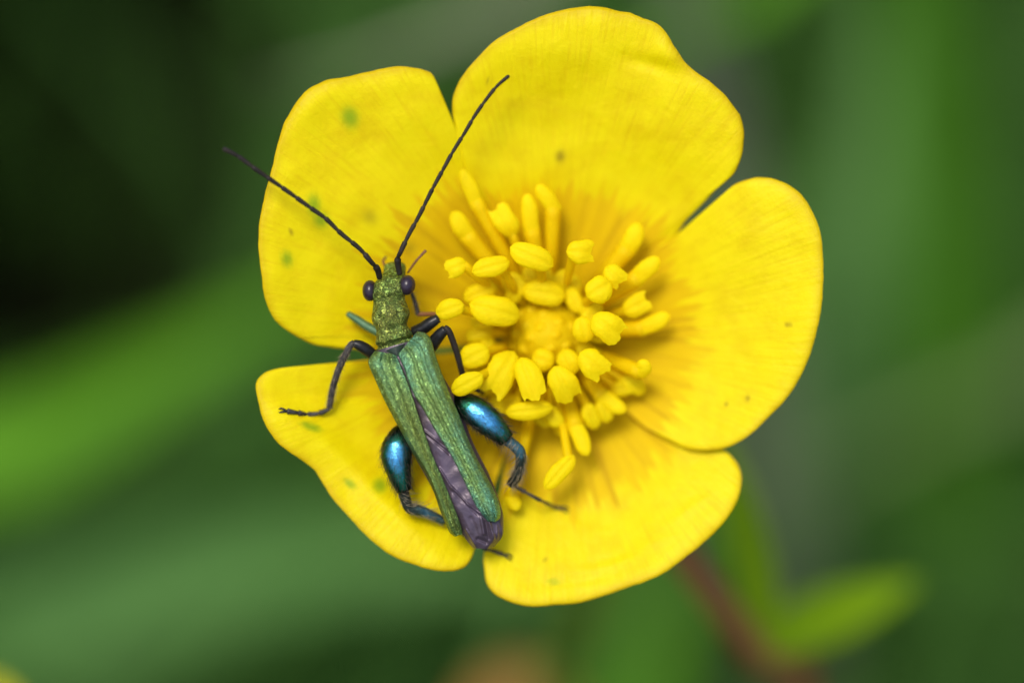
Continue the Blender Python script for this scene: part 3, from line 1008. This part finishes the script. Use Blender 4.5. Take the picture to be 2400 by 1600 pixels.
def claws(px, py, w, ang, size, parent):
    for s_ in (-1, 1):
        a0 = ang + s_ * 0.32
        x1, y1 = px + math.cos(a0) * size * 0.6, py + math.sin(a0) * size * 0.6
        x2, y2 = px + math.cos(ang + s_ * 0.1) * size, py + math.sin(ang + s_ * 0.1) * size + size * 0.28
        part('claw', leg_tube([(px, py, w), (x1, y1, w + 0.04), (x2, y2, w - 0.14)], [3.0, 2.2, 0.9], 10, 7), M['leg_black'], parent)


from mathutils.bvhtree import BVHTree
bv_, bf_ = [], []
for o in plant.obj.children:
    if o.name.startswith('petal'):
        off_ = len(bv_)
        bv_ += [Vector(v.co) + o.parent.location for v in o.data.vertices]
        bf_ += [tuple(i + off_ for i in p.vertices) for p in o.data.polygons]
PETAL_TREE = BVHTree.FromPolygons(bv_, bf_)


def surf(px, py, default=-2.3):
    """height w of the petal surface seen at a photo pixel"""
    d = S(px, py, -2.0) - CAM
    d /= np.linalg.norm(d)
    hit = PETAL_TREE.ray_cast(Vector(CAM), Vector(d), 1.0)
    if hit[0] is None: return default
    return (DIST - float(np.dot(np.array(hit[0]) - CAM, F))) / MM


def tarsus(parent, pts, r=4.6, n=44, land=2):
    pts = list(pts)
    for k in range(len(pts) - land, len(pts)):
        pts[k] = (pts[k][0], pts[k][1], surf(pts[k][0], pts[k][1]) + 0.13)
    print('tarsus', [round(p[2], 2) for p in pts])
    P = pxpath(pts, n)
    rad = []
    for i in range(n):
        u = (i % 11) / 10
        rad.append(r * (0.74 + 0.5 * u - (0.6 if u > 0.95 else 0)))
    part('tarsus', tube(P, np.array(rad) * K, 9), M['leg_grey'], parent)
    a, b = pts[-2], pts[-1]
    claws(b[0], b[1], b[2], math.atan2(b[1] - a[1], b[0] - a[0]), 25, parent)


FLc = lambda n, v: dict(tint=np.full(n, v))

# left hind leg
vf = leg_tube([(950, 1000, -1.35), (938, 1022, -1.05), (929, 1065, -0.95), (936, 1110, -1.0), (948, 1150, -1.05)], [12, 27, 37, 36.5, 31, 25, 18], 44, 28)
highlight_tint = [-0.08 + 1.1 * min(1, max(0, float(np.dot((v - S(929, 1078, -0.95)) / (37 * K), W * 0.97 + R * 0.05 - U * 0.05)))) ** 1.5 * np.interp((i_ // 28) / 43, [0.1, 0.35, 0.9, 1], [0, 1, 1, 0.6]) for i_, v in enumerate(vf[0])]  # highlight painted into the colour: blue towards the lens, darkened sides and base
lh = part('leg', vf, M['femur'], beetle, 'left hind leg with swollen blue green thigh', attrs=dict(tint=highlight_tint))
part('hairs', hairs(vf, 600, 22, 5, thick=0.000004, lean=pd(0.1, 1, 0.0) * 0.8), M['hair_dark'], lh, kind='stuff')
tv = leg_tube([(944, 1146, -1.1), (950, 1168, -1.15), (960, 1190, -1.2), (985, 1196, -1.3), (1010, 1206, -1.5), (1040, 1220, -1.75)], [14, 13, 12.5, 13.5, 12.5, 12, 10.5, 10], 36, 14)
part('tibia', tv, M['tibia'], lh, attrs=dict(tint=np.interp(np.arange(len(tv[0])), [0, 150, 300, 500], [0.05, 0.2, 0.8, 0.5])))
part('hairs', hairs(tv, 150, 26, 6, thick=0.0000050, lean=pd(1, 0.1, 0.0) * 0.7, along=1), M['hair'], lh, kind='stuff')
tarsus(lh, [(1040, 1220, -1.8), (1085, 1250, -2.0), (1130, 1282, -1.95), (1158, 1291, -1.75), (1180, 1299, -1.65)], 4.6)
# right hind leg
vf = leg_tube([(1060, 945, -1.35), (1085, 950, -1.15), (1120, 968, -1.0), (1158, 1000, -1.05), (1187, 1030, -1.15)], [22, 32, 35, 34.5, 33, 27, 21], 44, 28)
highlight_tint = [-0.08 + 1.1 * min(1, max(0, float(np.dot((v - S(1130, 980, -1.0)) / (36 * K), W * 0.97 + R * 0.05 - U * 0.02)))) ** 1.5 * np.interp((i_ // 28) / 43, [0.1, 0.35, 0.9, 1], [0, 1, 1, 0.6]) for i_, v in enumerate(vf[0])]  # right thigh likewise: painted blue highlight on top, painted shade down the sides
rh = part('leg', vf, M['femur'], beetle, 'right hind leg with swollen blue green thigh', attrs=dict(tint=highlight_tint))
part('hairs', hairs(vf, 600, 22, 8, thick=0.000004, lean=pd(1, 0.9, 0.0) * 0.8), M['hair_dark'], rh, kind='stuff')
tv = leg_tube([(1184, 1028, -1.15), (1203, 1042, -1.15), (1219, 1060, -1.2), (1219, 1088, -1.35), (1211, 1115, -1.5), (1196, 1136, -1.7)], [15, 13, 14, 13, 12, 13, 13, 11], 36, 14)
part('tibia', tv, M['tibia'], rh, attrs=dict(tint=np.interp(np.arange(len(tv[0])), [0, 200, 260, 500], [0.6, 0.55, 0.1, 0.0])))
part('hairs', hairs(tv, 220, 30, 9, thick=0.0000050, lean=pd(-0.5, 0.9, 0.0) * 0.7, along=1), M['hair'], rh, kind='stuff')
tarsus(rh, [(1199, 1134, -1.75), (1232, 1153, -1.95), (1263, 1170, -2.1), (1301, 1188, -2.2), (1312, 1190, -2.2)], 4.6)
# left middle leg
vf = leg_tube([(880, 836, -1.2), (860, 820, -1.0), (842, 809, -0.9), (828, 804, -0.85)], [13, 14, 14.5, 13, 9], 24, 14)
lm = part('leg', vf, M['leg_black'], beetle, 'left middle leg stretched out sideways')
tv = leg_tube([(830, 803, -0.85), (820, 812, -0.85), (798, 855, -1.1), (781, 905, -1.4), (772, 955, -1.7)], [8, 8.5, 8.5, 8, 8, 7.5], 30, 10)
part('tibia', tv, M['leg_grey'], lm)
part('hairs', hairs(tv, 200, 13, 12, thick=0.000004, lean=pd(-0.1, 1, 0) * 0.6, along=1), M['hair'], lm, kind='stuff')
tarsus(lm, [(772, 958, -1.7), (750, 967, -1.75), (724, 971, -1.75), (698, 967, -1.7), (672, 963, -1.6)], 6.0)
# right middle leg
vf = leg_tube([(1003, 822, -1.3), (1018, 800, -1.1), (1032, 783, -0.95), (1044, 771, -0.85)], [15, 16, 15.5, 14, 11], 24, 14)
rm = part('leg', vf, M['leg_black'], beetle, 'right middle leg reaching behind an anther')
tv = leg_tube([(1042, 768, -0.85), (1052, 776, -0.85), (1066, 812, -1.1), (1077, 850, -1.35), (1088, 895, -1.65)], [8, 8, 8, 7.5, 7.5, 7], 30, 10)
part('tibia', tv, M['antenna'], rm)
tarsus(rm, [(1088, 895, -1.65), (1108, 908, -1.75), (1125, 917, -1.8), (1145, 928, -1.9), (1158, 938, -2.0)], 4.5)
# left front leg
vf = leg_tube([(890, 780, -1.5), (860, 764, -1.7), (836, 748, -1.85), (815, 735, -1.95)], [11, 11, 10.5, 9.5, 7], 24, 14)
lf = part('leg', vf, M['leg_green'], beetle, 'left front leg bent under with greenish thigh')
part('tibia', leg_tube([(817, 736, -1.95), (822, 742, -2.15), (845, 760, -2.3), (870, 775, -2.4)], [6, 6, 5.5, 5], 20, 10), M['leg_green'], lf)
# right front leg
vf = leg_tube([(968, 778, -1.25), (990, 770, -1.15), (1010, 756, -1.05), (1027, 746, -1.0)], [13, 15, 15, 14, 11], 24, 14)
rf_ = part('leg', vf, M['leg_black'], beetle, 'right front leg folded back beside the thorax')
tv = leg_tube([(1027, 744, -1.05), (1018, 737, -1.35), (1000, 736, -1.6), (980, 737, -1.75)], [6, 6, 5.5, 5.5], 20, 10)
part('tibia', tv, M['palp'], rf_)
tv2 = leg_tube([(980, 737, -1.75), (977, 724, -1.7), (972, 706, -1.65), (964, 684, -1.6)], [6, 5.5, 5, 4], 20, 10)
part('tarsus', tv2, M['leg_grey'], rf_)
part('hairs', hairs(tv2, 80, 10, 14, thick=0.000004, along=1), M['hair'], rf_, kind='stuff')


# ------------------------------------------------------------------ blurred neighbours
def small_flower(px, py, w, label):
    c = S(px, py, w)
    root = ground_under(c, 0.01, 0.01)
    t = thing('buttercup_plant', root, label, 'flower')
    for k in range(5):
        a = math.radians(72 * k + 10)
        d = R * math.cos(a) + U * math.sin(a)
        e = -R * math.sin(a) + U * math.cos(a)
        V = []
        for i in range(12):
            u = i / 11
            for j in range(9):
                v = j / 4 - 1
                wd = 0.0052 * math.sin(math.pi * (0.08 + 0.87 * u) * 0.62) ** 0.8 * math.sqrt(max(0, 1 - max(0, (u - 0.75) / 0.26) ** 2) + 0.02)
                V.append(c + d * 0.0105 * u + e * wd * v + W * (0.0042 * u ** 1.4 + 0.0006 * v * v))
        nn = len(V)
        at = dict(rad=np.repeat(np.linspace(0, 1, 12), 9), ang=np.tile(np.linspace(0, 1, 9), 12) + k + 5, stain=np.zeros(nn), edge=np.zeros(nn), brown=np.zeros(nn))
        part('petal', (np.array(V), grid_faces(12, 9)), M['petal'], t, attrs=at)
    cc = [ellipsoid(c + W * 0.0012 + (R * math.cos(i * 2.4) + U * math.sin(i * 2.4)) * 0.0004 * math.sqrt(i), (W * 0.0006, R * 0.0003, U * 0.0003), 7, 8) for i in range(40)]
    part('stamen_cluster', join(cc), M['anther'], t, kind='stuff')
    part('stem', tube(catmull(np.array([c, c * 0.7 + root * 0.3 - W * 0.004, root]), 20), 0.0006, 8), M['blade_olive'], t)


small_flower(-330, 1880, -38, 'yellow buttercup barely showing beyond the broad mid green leaf blade')

bc = S(1215, 1700, -75)
br_ = ground_under(bc, 0.0, 0.01)
bud = thing('flower_bud', br_, 'blurred orange brown flower bud below the lowest petal', 'flower bud')
V, Fc = ellipsoid(bc, (U * 0.0034, R * 0.0032, W * 0.0032), 16, 20)
part('bud', (V, Fc), M['bud'], bud)
for k in range(5):
    a = 2 * math.pi * k / 5
    d = R * math.cos(a) + W * math.sin(a)
    P = catmull(np.array([bc - U * 0.0034, bc - U * 0.001 + d * 0.0034, bc + U * 0.0022 + d * 0.0028]), 10)
    part('sepal', ribbon(P, 0.0022, True, 0.3, 0, d), M['bud'], bud)
part('stem', tube(catmull(np.array([bc - U * 0.0032, bc * 0.6 + br_ * 0.4, br_]), 20), 0.0007, 8), M['blade_olive'], bud)

gs = [S(1410, 1330, -40), S(1370, 1440, -42), S(1320, 1580, -46), S(1270, 1800, -56)]
gr = ground_under(gs[-1], 0.0, 0.02)
stalk = solo('grass_stalk', tube(catmull(np.array(gs + [gs[-1] * 0.5 + gr * 0.5, gr]), 40), np.linspace(0.0006, 0.0012, 40), 8), M['blade_olive'], gr,
             'thin olive stalk rising between the orange bud and reddish stem', 'grass stalk')
